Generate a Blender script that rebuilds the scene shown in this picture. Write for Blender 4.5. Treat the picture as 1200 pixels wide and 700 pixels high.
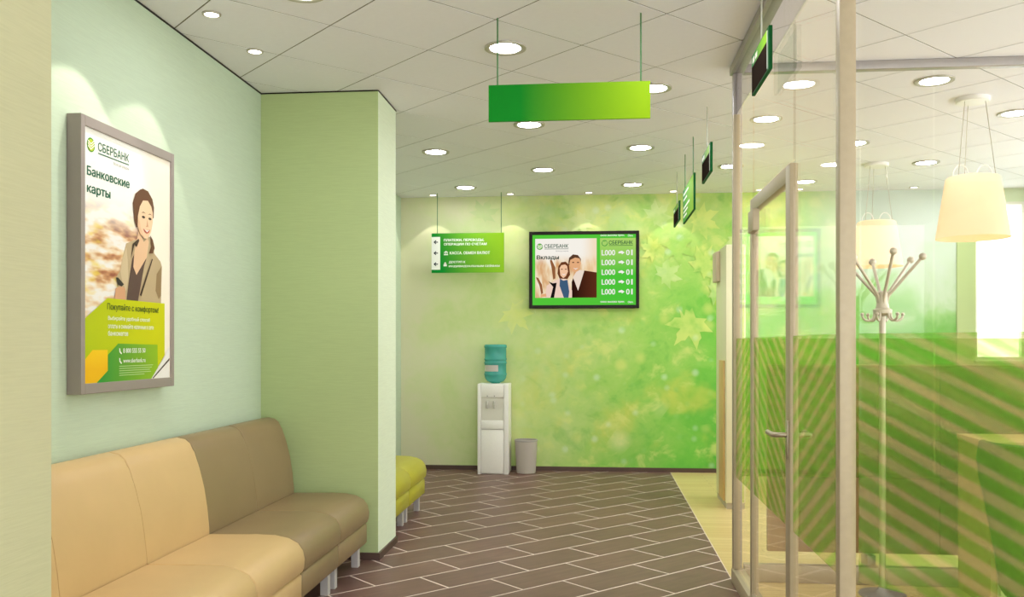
import bpy, bmesh, math, random
from mathutils import Matrix, Vector
random.seed(7)
for o in list(bpy.data.objects): bpy.data.objects.remove(o)
SC = bpy.context.scene
COL = SC.collection
PI = math.pi

# ------------------------------------------------------------------ camera
H = 3.0                      # ceiling height
YAW = math.atan(100/1045)
cam_d = bpy.data.cameras.new('camera'); cam = bpy.data.objects.new('camera', cam_d); COL.objects.link(cam)
cam_d.sensor_fit = 'HORIZONTAL'; cam_d.sensor_width = 36; cam_d.lens = 36*1045/1200
cam_d.shift_y = 54/1200; cam_d.clip_start = .05
cam.location = (0, 0, 1.3746); cam.rotation_euler = (PI/2, 0, YAW)
SC.camera = cam
# ------------------------------------------------------------------ world, exposure
W = bpy.data.worlds.new('overcast_sky'); SC.world = W; W.use_nodes = True
bg = W.node_tree.nodes['Background']; bg.inputs[0].default_value = (.955, .98, 1.0, 1); bg.inputs[1].default_value = 3.7
SC.view_settings.view_transform = 'Standard'; SC.view_settings.look = 'None'
SC.view_settings.gamma = 1; SC.view_settings.use_curve_mapping = False; SC.view_settings.exposure = 0.1
DOWN_L = 76.0      # downlight luminance
SPOT_W = 24.0      # accent spot power

# ------------------------------------------------------------------ helpers
def lin(c):
    r = []
    for v in c[:3]:
        v /= 255.0
        r.append(v/12.92 if v <= .04045 else ((v+.055)/1.055)**2.4)
    return (*r, 1)

class NT:
    """small node-tree writer"""
    def __init__(s, m):
        s.m = m; m.use_nodes = True; s.t = m.node_tree; s.t.nodes.clear()
        s.out = s.t.nodes.new('ShaderNodeOutputMaterial')
    def n(s, typ, ins=None, **kw):
        nd = s.t.nodes.new('ShaderNode'+typ)
        for k, v in kw.items(): setattr(nd, k, v)
        for k, v in (ins or {}).items(): s.set(nd.inputs[k], v)
        return nd
    def set(s, sock, v):
        if isinstance(v, bpy.types.NodeSocket): s.t.links.new(v, sock)
        else: sock.default_value = v
    def math(s, op, a, b=0.0, c=0.0, clamp=False):
        nd = s.t.nodes.new('ShaderNodeMath'); nd.operation = op; nd.use_clamp = clamp
        for i, v in enumerate((a, b, c)): s.set(nd.inputs[i], v)
        return nd.outputs[0]
    def mix(s, f, a, b, blend='MIX'):
        nd = s.t.nodes.new('ShaderNodeMix'); nd.data_type = 'RGBA'; nd.blend_type = blend
        s.set(nd.inputs[0], f); s.set(nd.inputs[6], a); s.set(nd.inputs[7], b)
        return nd.outputs[2]
    def ramp(s, f, stops, interp='LINEAR'):
        nd = s.t.nodes.new('ShaderNodeValToRGB'); cr = nd.color_ramp; cr.interpolation = interp
        while len(cr.elements) < len(stops): cr.elements.new(.5)
        for e, (p, c) in zip(cr.elements, stops): e.position = p; e.color = c
        s.set(nd.inputs[0], f); return nd.outputs[0]
    def sstep(s, v, a, b):
        nd = s.t.nodes.new('ShaderNodeMapRange'); nd.interpolation_type = 'SMOOTHSTEP'
        s.set(nd.inputs[0], v); nd.inputs[1].default_value = a; nd.inputs[2].default_value = b
        return nd.outputs[0]
    def obj(s): return s.n('TexCoord').outputs['Object']
    def geo(s): return s.n('NewGeometry').outputs['Position']
    def map(s, vec, scale=(1, 1, 1), rot=(0, 0, 0), loc=(0, 0, 0)):
        return s.n('Mapping', {'Vector': vec, 'Scale': scale, 'Rotation': rot, 'Location': loc}).outputs[0]
    def noise(s, vec, scale, detail=3, rough=.5, dist=0.0):
        return s.n('TexNoise', {'Vector': vec, 'Scale': scale, 'Detail': detail, 'Roughness': rough, 'Distortion': dist}).outputs[0]
    def bump(s, h, strength, dist):
        return s.n('Bump', {'Height': h, 'Strength': strength, 'Distance': dist}).outputs[0]
    def surf(s, sh): s.t.links.new(sh, s.out.inputs[0])

MATS = {}
def pbr(name, rgb, rough=.5, metal=0.0, var=0.0, vscale=8.0, vstretch=(1, 1, 1), bump=0.0, bscale=60.0, bstretch=(1, 1, 1), bdist=.002,
        emit=0.0, spec=.5, coat=0.0, trans=0.0, world=False):
    if name in MATS: return MATS[name]
    m = bpy.data.materials.new(name); t = NT(m)
    co = t.geo() if world else t.obj()
    c = lin(rgb); cs = c
    if var > 0:
        nz = t.noise(t.map(co, vstretch), vscale, 4)
        dark = tuple(x*(1-var) for x in c[:3])+(1,); lite = tuple(min(1, x*(1+var)) for x in c[:3])+(1,)
        cs = t.ramp(nz, [(.3, dark), (.7, lite)])
    p = t.n('BsdfPrincipled', {'Base Color': cs, 'Roughness': rough, 'Metallic': metal, 'Specular IOR Level': spec, 'Coat Weight': coat})
    if bump > 0:
        hb = t.noise(t.map(co, bstretch), bscale, 3)
        t.set(p.inputs['Normal'], t.bump(hb, bump, bdist))
    if emit > 0:
        p.inputs['Emission Color'].default_value = c; p.inputs['Emission Strength'].default_value = emit
    t.surf(p.outputs[0]); MATS[name] = m
    return m

def emis(name, rgb, strength):
    if name in MATS: return MATS[name]
    m = bpy.data.materials.new(name); t = NT(m)
    e = t.n('Emission', {'Color': lin(rgb), 'Strength': strength}); t.surf(e.outputs[0]); MATS[name] = m
    return m

def link_mesh(name, me, mat, parent=None):
    o = bpy.data.objects.new(name, me); COL.objects.link(o)
    if mat is not None and not me.materials: me.materials.append(mat)
    if parent is not None: o.parent = parent
    return o
def finish(bm, smooth=None, name='m'):
    me = bpy.data.meshes.new(name); bmesh.ops.recalc_face_normals(bm, faces=bm.faces[:]); bm.to_mesh(me); bm.free()
    if smooth is not None:
        me.polygons.foreach_set('use_smooth', [True]*len(me.polygons)); me.set_sharp_from_angle(angle=math.radians(smooth))
    return me
def part(name, bm, mat, parent=None, smooth=None):
    return link_mesh(name, finish(bm, smooth, name), mat, parent)
def box(bm, x0, x1, y0, y1, z0, z1, bev=0.0, seg=2):
    r = bmesh.ops.create_cube(bm, size=1, matrix=Matrix.Translation(((x0+x1)/2, (y0+y1)/2, (z0+z1)/2)) @ Matrix.Diagonal((x1-x0, y1-y0, z1-z0, 1)))
    if bev > 0:
        es = list({e for v in r['verts'] for e in v.link_edges})
        bmesh.ops.bevel(bm, geom=es, offset=bev, segments=seg, affect='EDGES', profile=.5)
    return bm
def bx(*a, **k): return box(bmesh.new(), *a, **k)
def lathe(bm, prof, n=32, cx=0.0, cy=0.0, cap=True):
    """prof: (r,z) pairs bottom to top"""
    rings = []
    for r, z in prof:
        rings.append([bm.verts.new((cx+r*math.cos(2*PI*i/n), cy+r*math.sin(2*PI*i/n), z)) for i in range(n)])
    for a, b in zip(rings, rings[1:]):
        for i in range(n): bm.faces.new((a[i], a[(i+1) % n], b[(i+1) % n], b[i]))
    if cap:
        bm.faces.new(rings[0][::-1]); bm.faces.new(rings[-1])
    return bm
def tube(bm, pts, r, n=10, r_end=None):
    pts = [Vector(p) for p in pts]; rings = []; up0 = None
    for i, p in enumerate(pts):
        d = (pts[min(i+1, len(pts)-1)]-pts[max(i-1, 0)]).normalized()
        a = d.orthogonal().normalized() if up0 is None else (up0-d*up0.dot(d)).normalized()
        up0 = a; b = d.cross(a)
        rr = r if r_end is None else r+(r_end-r)*i/(len(pts)-1)
        rings.append([bm.verts.new(p+a*rr*math.cos(2*PI*k/n)+b*rr*math.sin(2*PI*k/n)) for k in range(n)])
    for A, B in zip(rings, rings[1:]):
        for k in range(n): bm.faces.new((A[k], A[(k+1) % n], B[(k+1) % n], B[k]))
    bm.faces.new(rings[0][::-1]); bm.faces.new(rings[-1])
    return bm
def ball(bm, c, r, seg=14):
    bmesh.ops.create_uvsphere(bm, u_segments=seg, v_segments=seg//2+1, radius=r, matrix=Matrix.Translation(c)); return bm
def prism_y(prof, y0, y1, bev=0.0, seg=3):
    """profile (x,z) extruded along y, rounded at both end caps"""
    bm = bmesh.new()
    a = [bm.verts.new((x, y0, z)) for x, z in prof]; b = [bm.verts.new((x, y1, z)) for x, z in prof]
    n = len(prof)
    fa = bm.faces.new(a); fb = bm.faces.new(b[::-1])
    for i in range(n): bm.faces.new((a[i], b[i], b[(i+1) % n], a[(i+1) % n]))
    if bev > 0:
        es = list(fa.edges)+list(fb.edges)
        bmesh.ops.bevel(bm, geom=es, offset=bev, segments=seg, affect='EDGES', profile=.5)
    return bm
def tag(o, label, cat=None, group=None, kind=None):
    o['label'] = label
    if cat: o['category'] = cat
    if group: o['group'] = group
    if kind: o['kind'] = kind
    return o
def struct(o, label=None):
    o['kind'] = 'structure'
    if label: o['label'] = label
    return o
def thing(name, label, cat, loc=(0, 0, 0), rot=(0, 0, 0), group=None):
    o = bpy.data.objects.new(name, None); COL.objects.link(o); o.empty_display_size = .1
    o.location = loc; o.rotation_euler = rot
    tag(o, label, cat, group); return o
def copy_tree(o, loc=None, label=None, group=None, parent=None):
    c = o.copy(); COL.objects.link(c); c.parent = parent
    if loc is not None: c.location = loc
    if label: c['label'] = label
    if group: c['group'] = group
    for ch in o.children: copy_tree(ch, parent=c)
    return c
def clip(poly, x0, x1, y0, y1):
    for ax, lim, sgn in ((0, x0, 1), (0, x1, -1), (1, y0, 1), (1, y1, -1)):
        out = []
        for i, p in enumerate(poly):
            q = poly[(i+1) % len(poly)]
            ip = sgn*(p[ax]-lim) >= 0; iq = sgn*(q[ax]-lim) >= 0
            if ip: out.append(p)
            if ip != iq:
                t = (lim-p[ax])/(q[ax]-p[ax]); out.append((p[0]+t*(q[0]-p[0]), p[1]+t*(q[1]-p[1])))
        poly = out
        if not poly: return []
    return poly
def area(poly):
    return abs(sum(poly[i][0]*poly[(i+1) % len(poly)][1]-poly[(i+1) % len(poly)][0]*poly[i][1] for i in range(len(poly))))/2
def slab_mesh(name, poly, z0, z1, bev=0.0):
    bm = bmesh.new()
    a = [bm.verts.new((x, y, z0)) for x, y in poly]; b = [bm.verts.new((x, y, z1)) for x, y in poly]; n = len(poly)
    bm.faces.new(a[::-1]); ft = bm.faces.new(b)
    for i in range(n): bm.faces.new((a[i], a[(i+1) % n], b[(i+1) % n], b[i]))
    return finish(bm, None, name)
# flat print on a board whose local axes are x right, y up, z out
def flat(name, pts, mat, parent, z):
    bm = bmesh.new(); bm.faces.new([bm.verts.new((x, y, z)) for x, y in pts])
    bmesh.ops.triangulate(bm, faces=bm.faces[:])
    me = bpy.data.meshes.new(name); bm.to_mesh(me); bm.free()
    if sum(p.normal.z*p.area for p in me.polygons) < 0: me.flip_normals()
    return link_mesh(name, me, mat, parent)
def rect(x0, y0, x1, y1): return [(x0, y0), (x1, y0), (x1, y1), (x0, y1)]
def disc(cx, cy, r, n=28): return [(cx+r*math.cos(2*PI*i/n), cy+r*math.sin(2*PI*i/n)) for i in range(n)]
def ell(cx, cy, rx, ry, n=20): return [(cx+rx*math.cos(2*PI*i/n), cy+ry*math.sin(2*PI*i/n)) for i in range(n)]
from mathutils.geometry import delaunay_2d_cdt
def glyph_fill(body):
    """letter outlines triangulated and kept by winding number, so that overlapping strokes stay solid"""
    V, F = [], []
    cu = bpy.data.curves.new('txt', 'FONT'); cu.body = body; cu.size = 1; cu.fill_mode = 'NONE'; cu.resolution_u = 3
    ob = bpy.data.objects.new('txt', cu)
    me = bpy.data.meshes.new_from_object(ob); bpy.data.objects.remove(ob)
    pts = [Vector((v.co.x, v.co.y)) for v in me.vertices]; ed = [tuple(e.vertices) for e in me.edges]
    bpy.data.meshes.remove(me)
    if not pts: return V, F
    r = delaunay_2d_cdt(pts, ed, [], 0, 1e-6)
    for t_ in r[2]:
        q_ = [r[0][i] for i in t_]; c = sum(q_, Vector((0, 0)))/len(q_); w = 0
        for i, j in ed:
            a, b = pts[i], pts[j]
            if (a.y <= c.y) != (b.y <= c.y):
                xx = a.x+(c.y-a.y)/(b.y-a.y)*(b.x-a.x)
                if xx > c.x: w += 1 if b.y > a.y else -1
        if w: F.append(tuple(t_))
    return [Vector((p.x, p.y, 0)) for p in r[0]], F
def text(body, parent, x0, y0, x1, y1, mat, z, bold=.0, name='lettering'):
    vs, fs = glyph_fill(body)
    if not vs: return None
    offs = [(0, 0)] if bold <= 0 else [(0, 0), (bold, 0), (-bold, 0), (bold*.6, bold*.6), (-bold*.6, -bold*.6)]
    V, F = [], []
    for i, (dx, dy) in enumerate(offs):
        n = len(V); V += [(v.x+dx, v.y+dy, i*.00004) for v in vs]; F += [tuple(k+n for k in f) for f in fs]
    a, b = min(v[0] for v in V), max(v[0] for v in V); c, d = min(v[1] for v in V), max(v[1] for v in V)
    me = bpy.data.meshes.new(name)
    me.from_pydata([(x0+(v[0]-a)/(b-a)*(x1-x0), y0+(v[1]-c)/(d-c)*(y1-y0), z+v[2]) for v in V], [], F)
    return link_mesh(name, me, mat, parent)
ON_LEFT = Matrix(((0, 0, 1), (1, 0, 0), (0, 1, 0))).to_euler()      # board on a wall facing +x
ON_BACK = Matrix(((1, 0, 0), (0, 0, -1), (0, 1, 0))).to_euler()     # board facing -y
ON_RIGHT = Matrix(((0, 0, -1), (-1, 0, 0), (0, 1, 0))).to_euler()   # board facing -x

# ------------------------------------------------------------------ materials of the shell
def wall_mat(name, rgb):
    m = bpy.data.materials.new(name); t = NT(m); g = t.geo()
    fine = t.noise(t.map(g, (9, 9, 210)), 1.0, 2, .6)
    weave = t.noise(t.map(g, (60, 60, 60)), 1.0, 2)
    c = lin(rgb); d = tuple(x*.965 for x in c[:3])+(1,); l = tuple(min(1, x*1.02) for x in c[:3])+(1,)
    p = t.n('BsdfPrincipled', {'Base Color': t.ramp(fine, [(.35, d), (.65, l)]), 'Roughness': .75, 'Specular IOR Level': .2})
    hh = t.math('ADD', fine, t.math('MULTIPLY', weave, .25))
    t.set(p.inputs['Normal'], t.bump(hh, .3, .002)); t.surf(p.outputs[0]); MATS[name] = m
    return m
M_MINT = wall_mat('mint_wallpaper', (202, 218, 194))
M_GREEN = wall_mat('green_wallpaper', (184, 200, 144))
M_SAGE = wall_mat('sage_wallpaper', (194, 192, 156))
M_PALE = wall_mat('pale_wall_and_lit_side', (224, 234, 208))
M_CEIL = pbr('ceiling_tile_white', (240, 238, 245), .85, var=.01, vscale=30, bump=.15, bscale=220, spec=.2)
M_GRID = pbr('ceiling_grid_bar', (96, 86, 62), .6)
M_BASE = pbr('brown_skirting', (84, 62, 52), .5, var=.08)
M_GROUT = pbr('cream_grout', (226, 208, 198), .8)
M_ALU = pbr('brushed_aluminium', (174, 160, 134), .45, metal=.15, var=.03, vscale=40, spec=.5)
M_ALU_D = pbr('grey_aluminium', (166, 160, 158), .4, metal=.3, var=.03, vscale=40)
M_CHROME = pbr('satin_chrome', (214, 210, 208), .35, metal=.3)
M_STEEL = pbr('satin_steel', (176, 164, 146), .32, metal=.7)
M_WHITE = pbr('white_plastic', (244, 240, 234), .4)
M_BLACK = pbr('black_plastic', (34, 27, 25), .35, spec=.15)
M_BEECH = pbr('beech_veneer', (206, 178, 118), .45, var=.08, vscale=3, vstretch=(1, 14, 14))
M_BROWNWOOD = pbr('light_brown_veneer', (170, 138, 92), .5, var=.08, vscale=4, vstretch=(10, 10, 1))

# tile material: brown-mauve wood-look stoneware
m = bpy.data.materials.new('brown_stoneware'); t = NT(m); g = t.geo()
ca = t.map(g, (1, 1, 1), (0, 0, -PI/4))
st = t.noise(t.map(ca, (3, 26, 1)), 1.0, 5, .6)
bl = t.noise(g, 3.0, 4, .6)
cc = t.ramp(t.math('ADD', t.math('MULTIPLY', st, .55), t.math('MULTIPLY', bl, .45)), [(.3, lin((102, 73, 66))), (.55, lin((123, 90, 82))), (.75, lin((140, 106, 96)))])
rnd = t.n('ObjectInfo').outputs['Random']
cc = t.mix(t.math('MULTIPLY', rnd, .25), cc, lin((88, 68, 62)))
p = t.n('BsdfPrincipled', {'Base Color': cc, 'Roughness': .42, 'Specular IOR Level': .35})
t.set(p.inputs['Normal'], t.bump(st, .15, .002)); t.surf(p.outputs[0]); M_TILE = m

# wood floor
m = bpy.data.materials.new('beech_floorboards'); t = NT(m); g = t.geo()
br = t.n('TexBrick', {'Vector': g, 'Color1': lin((222, 200, 142)), 'Color2': lin((210, 184, 122)), 'Mortar': lin((172, 144, 92)), 'Scale': 1.0,
                      'Mortar Size': .0022, 'Brick Width': 1.1, 'Row Height': .085, 'Bias': 0.0})
gr = t.noise(t.map(g, (4, 60, 1)), 1.0, 4, .6)
cc = t.mix(t.math('MULTIPLY', gr, .35), br.outputs[0], lin((198, 170, 108)))
p = t.n('BsdfPrincipled', {'Base Color': cc, 'Roughness': .35, 'Specular IOR Level': .4}); t.surf(p.outputs[0]); M_FLOORW = m

# mural: soft bokeh meadow, cream on one side, deep green on the other
def mural_colour(t):
    g = t.geo()
    sep = t.n('SeparateXYZ', {0: g}); X, Z = sep.outputs[0], sep.outputs[2]
    n1 = t.noise(g, .9, 3, .55, .4); n2 = t.noise(g, 2.6, 4, .55, .6); n3 = t.noise(t.map(g, (1, 1, 1), (0, .6, 0)), 5.5, 3, .6, 1.2)
    xn = t.math('DIVIDE', t.math('ADD', X, 2.2), 3.6)
    low = t.math('SUBTRACT', 1.0, t.math('DIVIDE', Z, 3.0))
    f = t.math('ADD', t.math('MULTIPLY', xn, .46), t.math('MULTIPLY', t.math('MULTIPLY', low, xn), .52))
    f = t.math('ADD', f, t.math('MULTIPLY', t.math('SUBTRACT', n1, .5), .40))
    f = t.math('ADD', f, t.math('MULTIPLY', t.math('SUBTRACT', n2, .5), .30))
    f = t.math('ADD', f, t.math('MULTIPLY', t.math('SUBTRACT', n3, .5), .16))
    base = t.ramp(f, [(.02, lin((226, 224, 188))), (.16, lin((216, 224, 168))), (.34, lin((196, 218, 138))), (.54, lin((166, 210, 104))), (.76, lin((120, 196, 76))), (.98, lin((76, 172, 62)))])
    yel = t.math('MULTIPLY', t.sstep(t.noise(t.map(g, loc=(3, 0, 7)), 1.9, 3, .6, .4), .48, .74), t.sstep(X, -1.4, -.2))
    col = t.mix(t.math('MULTIPLY', yel, .62), base, lin((214, 214, 100)))
    blot = t.noise(t.map(g, (1, 1, 1.2), (0, .5, 0), (5, 0, 2)), 3.4, 4, .6, .35)
    inn = t.sstep(X, -1.5, .1)
    col = t.mix(t.math('MULTIPLY', t.math('MULTIPLY', t.sstep(blot, .52, .70), inn), .55), col, lin((226, 230, 140)))
    col = t.mix(t.math('MULTIPLY', t.math('MULTIPLY', t.sstep(blot, .48, .30), inn), .45), col, lin((98, 182, 74)))
    for sc, thr, rad, cl, am, lc in ((2.6, .55, .46, (234, 236, 176), .42, 0.0), (4.4, .60, .42, (236, 232, 136), .42, 3.1), (6.5, .70, .36, (226, 240, 222), .36, 7.7), (8.5, .66, .40, (150, 206, 110), .35, 12.3)):
        vo = t.n('TexVoronoi', {'Vector': t.map(g, (1, 0, 1), loc=(lc, 0, lc*.7)), 'Scale': sc, 'Randomness': 1.0})
        spot = t.math('SUBTRACT', 1.0, t.sstep(vo.outputs['Distance'], rad*.2, rad))
        pick = t.math('GREATER_THAN', t.n('SeparateColor', {0: vo.outputs['Color']}).outputs[0], thr)
        col = t.mix(t.math('MULTIPLY', t.math('MULTIPLY', t.math('MULTIPLY', spot, pick), am), inn), col, lin(cl))
    far = t.sstep(X, 1.7, 2.9)
    mint = t.ramp(t.math('ADD', t.math('DIVIDE', Z, 3.0), t.math('MULTIPLY', t.math('SUBTRACT', n2, .5), .5)),
                  [(.46, lin((112, 180, 76))), (.58, lin((160, 202, 132))), (.68, lin((198, 216, 190))), (.86, lin((210, 220, 212)))])
    return t.mix(far, col, mint)
m = bpy.data.materials.new('leaf_bokeh_mural'); t = NT(m)
p = t.n('BsdfPrincipled', {'Base Color': mural_colour(t), 'Roughness': .7, 'Specular IOR Level': .2})
t.surf(p.outputs[0]); M_MURAL = m

# clear pane: reflects by Schlick's law on both faces
def glass_mat(name, tint, k=.95, sheen=(1, 1, 1, 1)):
    m = bpy.data.materials.new(name); t = NT(m)
    ge = t.n('NewGeometry'); dt = t.n('VectorMath', {0: ge.outputs['Normal'], 1: ge.outputs['Incoming']}, operation='DOT_PRODUCT').outputs['Value']
    c = t.math('SUBTRACT', 1.0, t.math('ABSOLUTE', dt), clamp=True)
    F = t.math('MULTIPLY', t.math('ADD', .04, t.math('MULTIPLY', t.math('POWER', c, 5.0), .96)), k)
    tr = t.n('BsdfTransparent', {'Color': tint}); gl = t.n('BsdfGlossy', {'Color': sheen, 'Roughness': .0})
    sh = t.n('MixShader', {0: F, 1: t.n('BsdfTransparent', {'Color': (0, 0, 0, 1)}).outputs[0], 2: gl.outputs[0]})
    mx = t.n('AddShader', {0: tr.outputs[0], 1: sh.outputs[0]}); t.surf(mx.outputs[0]); MATS[name] = m
    return m
M_GLASS = glass_mat('clear_glass', (.975, .975, .97, 1), .5)
M_GLASS_C = glass_mat('reflective_glass', (.875, .87, .855, 1), .66, (1, .95, .88, 1))  # warm sheen added over the transmission imitates a cream veil of reflected light
M_GLASS_G = glass_mat('grey_glass', (.86, .85, .86, 1), .15)
M_GLASS_W = glass_mat('window_glass', (.98, .99, 1, 1), .5)

# striped translucent green film; slope = drop per metre along the pane
def film_mat(name, axis, slope, period):
    m = bpy.data.materials.new(name); t = NT(m); co = t.obj()
    sp = t.n('SeparateXYZ', {0: co}); s = sp.outputs[axis]; z = sp.outputs[2]
    ph = t.math('DIVIDE', t.math('ADD', z, t.math('MULTIPLY', s, slope)), period)
    fr = t.math('FRACT', ph)
    tri = t.math('ABSOLUTE', t.math('SUBTRACT', fr, .5))
    wob = t.math('MULTIPLY', t.math('SINE', t.math('MULTIPLY', ph, 2.1)), .06)
    st = t.math('MULTIPLY', t.sstep(t.math('ADD', tri, wob), .17, .40), .85)
    tc = t.mix(st, (.71, .86, .48, 1), (.90, .85, .68, 1))
    dc = t.mix(st, lin((120, 176, 70)), lin((206, 186, 136)))
    tr = t.n('BsdfTransparent', {'Color': tc}); df = t.n('BsdfDiffuse', {'Color': dc}); tl = t.n('BsdfTranslucent', {'Color': dc})
    a = t.n('MixShader', {0: .5, 1: df.outputs[0], 2: tl.outputs[0]})
    b = t.n('MixShader', {0: .34, 1: tr.outputs[0], 2: a.outputs[0]}); t.surf(b.outputs[0]); MATS[name] = m
    return m

# ------------------------------------------------------------------ the setting
XL, XP, XG, XR = -2.165, -1.393, .785, 4.42     # left wall, pilaster face, glass line, right wall
YB, YP0, YP1, YN = 9.72, 5.585, 6.085, 1.894    # mural wall, pilaster front / rear, edge of the near pilaster
YREAR = -2.0
R2 = math.sqrt(2)

floor = struct(part('floor', bx(XL, XG, YREAR, YB, -.12, -.0008), M_GROUT), 'cream grout bed under the brown diagonal floor tiles')
struct(part('floor_office', bx(XG, XR, YREAR, YB, -.12, 0), M_FLOORW), 'yellow beech boarded floor of the glass office')
tcount = 0
def ab(a, b): return ((a+b)/R2, (a-b)/R2)
full_tile = {}
gsz, tw, tl = .0065, .2965, .5985
for i in range(-22, 26):
    b0 = -4.705+tw*i; b1 = b0+tw
    a_off = 3.23 if i % 2 == 0 else 2.932
    for k in range(-10, 16):
        a0 = a_off+tl*k; a1 = a0+tl
        q = [ab(a0+gsz, b0+gsz), ab(a1-gsz, b0+gsz), ab(a1-gsz, b1-gsz), ab(a0+gsz, b1-gsz)]
        cpoly = clip(q, XL, XG-.006, 2.1, YB)
        if len(cpoly) < 3 or area(cpoly) < .0008: continue
        cx, cy = ab((a0+a1)/2, (b0+b1)/2)
        if YP0+.05 < min(y for _, y in cpoly) and max(y for _, y in cpoly) < YP1-.05 and max(x for x, _ in cpoly) < XP-.05: continue
        if abs(area(cpoly)-area(q)) < 1e-6:
            if 'm' not in full_tile:
                full_tile['m'] = slab_mesh('floor_tile', [(x-cx, y-cy) for x, y in q], -.010, 0)
            me = full_tile['m']
        else: me = slab_mesh('floor_tile', [(x-cx, y-cy) for x, y in cpoly], -.010, 0)
        o = link_mesh('floor_tile', me, M_TILE, floor); o.location = (cx, cy, random.uniform(-.0002, .0003)); tcount += 1

ceil = struct(part('ceiling', bx(XL, XR, YREAR, YB, H+.0022, H+.15), M_GRID), 'suspended ceiling of diagonal square white panels')
cs, cg = .5985, .0040
full_c = None
for i in range(-6, 16):
    for k in range(-16, 8):
        a0 = 3.375+cs*i; b0 = -2.895+cs*k; a1 = a0+cs; b1 = b0+cs
        q = [ab(a0+cg, b0+cg), ab(a1-cg, b0+cg), ab(a1-cg, b1-cg), ab(a0+cg, b1-cg)]
        cpoly = clip(q, XL, XR, 1.3, YB)
        if len(cpoly) < 3 or area(cpoly) < .001: continue
        cx, cy = ab((a0+a1)/2, (b0+b1)/2)
        if abs(area(cpoly)-area(q)) < 1e-6:
            if full_c is None: full_c = slab_mesh('ceiling_panel', [(x-cx, y-cy) for x, y in q], 0, .012)
            me = full_c
        else: me = slab_mesh('ceiling_panel', [(x-cx, y-cy) for x, y in cpoly], 0, .012)
        o = link_mesh('ceiling_panel', me, M_CEIL, ceil); o.location = (cx, cy, H+random.uniform(0, .0008))

struct(part('wall_left', bx(XL-.15, XL, YREAR, YB, 0, H+.01), M_MINT), 'pale mint ribbed wall of the seating niche')
pil = struct(part('wall_left_pilaster', bx(XL, XP, YP0, YP1, 0, H-.001), M_GREEN), 'green ribbed pilaster with its corridor side coloured paler as if lit')
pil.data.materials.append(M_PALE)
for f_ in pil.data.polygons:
    if f_.normal.x > .9: f_.material_index = 1  # corridor face takes the paler colour to imitate light from the right
struct(part('wall_left_return', bx(XL, -1.22, YREAR, YN, 0, H-.001), M_SAGE), 'sage ribbed wall end before the seating niche')
wb = struct(part('wall_back', bx(XL-.15, 3.735, YB, YB+.15, 0, H+.01), M_MURAL), 'wall with a printed mural of blurred leaves and light')
struct(part('wall_back_pier', bx(3.735, 3.92, YB-.02, YB+.15, 0, H+.01), M_GREEN), 'green pier between the mural and the window')
bm = bmesh.new(); box(bm, 3.92, XR+.15, YB, YB+.15, 0, 1.213); box(bm, 3.92, XR+.15, YB, YB+.15, 2.86, H+.01)
struct(part('wall_back_window', bm, M_PALE), 'pale wall below and above the bright window')
bm = bmesh.new()
for a in (bx,): pass
for y0, y1, z0, z1 in ((YREAR, YB, 0, .85), (YREAR, YB, 2.8, H+.01), (7.3, 7.7, .85, 2.8), (8.5, YB, .85, 2.8), (5.0, 5.4, .85, 2.8), (2.6, 2.9, .85, 2.8), (YREAR, .2, .85, 2.8)):
    box(bm, XR, XR+.15, y0, y1, z0, z1)  # gaps between the piers lie out of view, added to whiten the office
struct(part('wall_right', bm, M_PALE), 'pale outer wall of the office with unseen window openings added for daylight')
bm = bmesh.new(); box(bm, XL, 1.35, YB-.014, YB, 0, .045); struct(part('baseboard_back', bm, M_BASE), 'dark brown skirting under the mural')
bm = bmesh.new(); box(bm, XL, XP+.012, YP0-.012, YP0, 0, .045); box(bm, XP, XP+.012, YP0, YP1, 0, .045); box(bm, XL, XP+.012, YP1, YP1+.012, 0, .045)
struct(part('baseboard_pilaster', bm, M_BASE), 'dark brown skirting round the green pilaster')
struct(part('baseboard_left', bx(XL, XL+.012, YP1+.013, YB-.015, 0, .045), M_BASE), 'dark brown skirting of the left wall')
bm = bmesh.new(); box(bm, XL, XL+.007, YN, YP0, H-.007, H-.001); box(bm, XL+.007, XP, YP0-.007, YP0, H-.007, H-.001); box(bm, XP, XP+.006, YP0, YP1, H-.007, H-.001)  # dark strip modelled in place of the shadow under the ceiling edge
struct(part('shadow_strip_1', bm, M_BLACK), 'thin dark strip standing in for the shadow line where the wall meets the ceiling')

# window in the mural wall
win = struct(part('window_1', bx(3.92, XR, YB+.03, YB+.034, 1.213, 2.86), M_GLASS_W), 'bright narrow window beside the green pier')
bm = bmesh.new()
for a in ((3.92, 3.945, 1.213, 2.86), (XR-.035, XR-.002, 1.213, 2.86), (3.945, XR-.035, 1.213, 1.245), (3.945, XR-.035, 2.83, 2.86)): box(bm, a[0], a[1], YB+.0, YB+.06, a[2], a[3])
part('window_frame', bm, M_WHITE, win)
part('window_sill', bx(3.9, XR-.001, YB-.06, YB+.0, 1.19, 1.213, bev=.004), M_WHITE, win)

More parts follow.
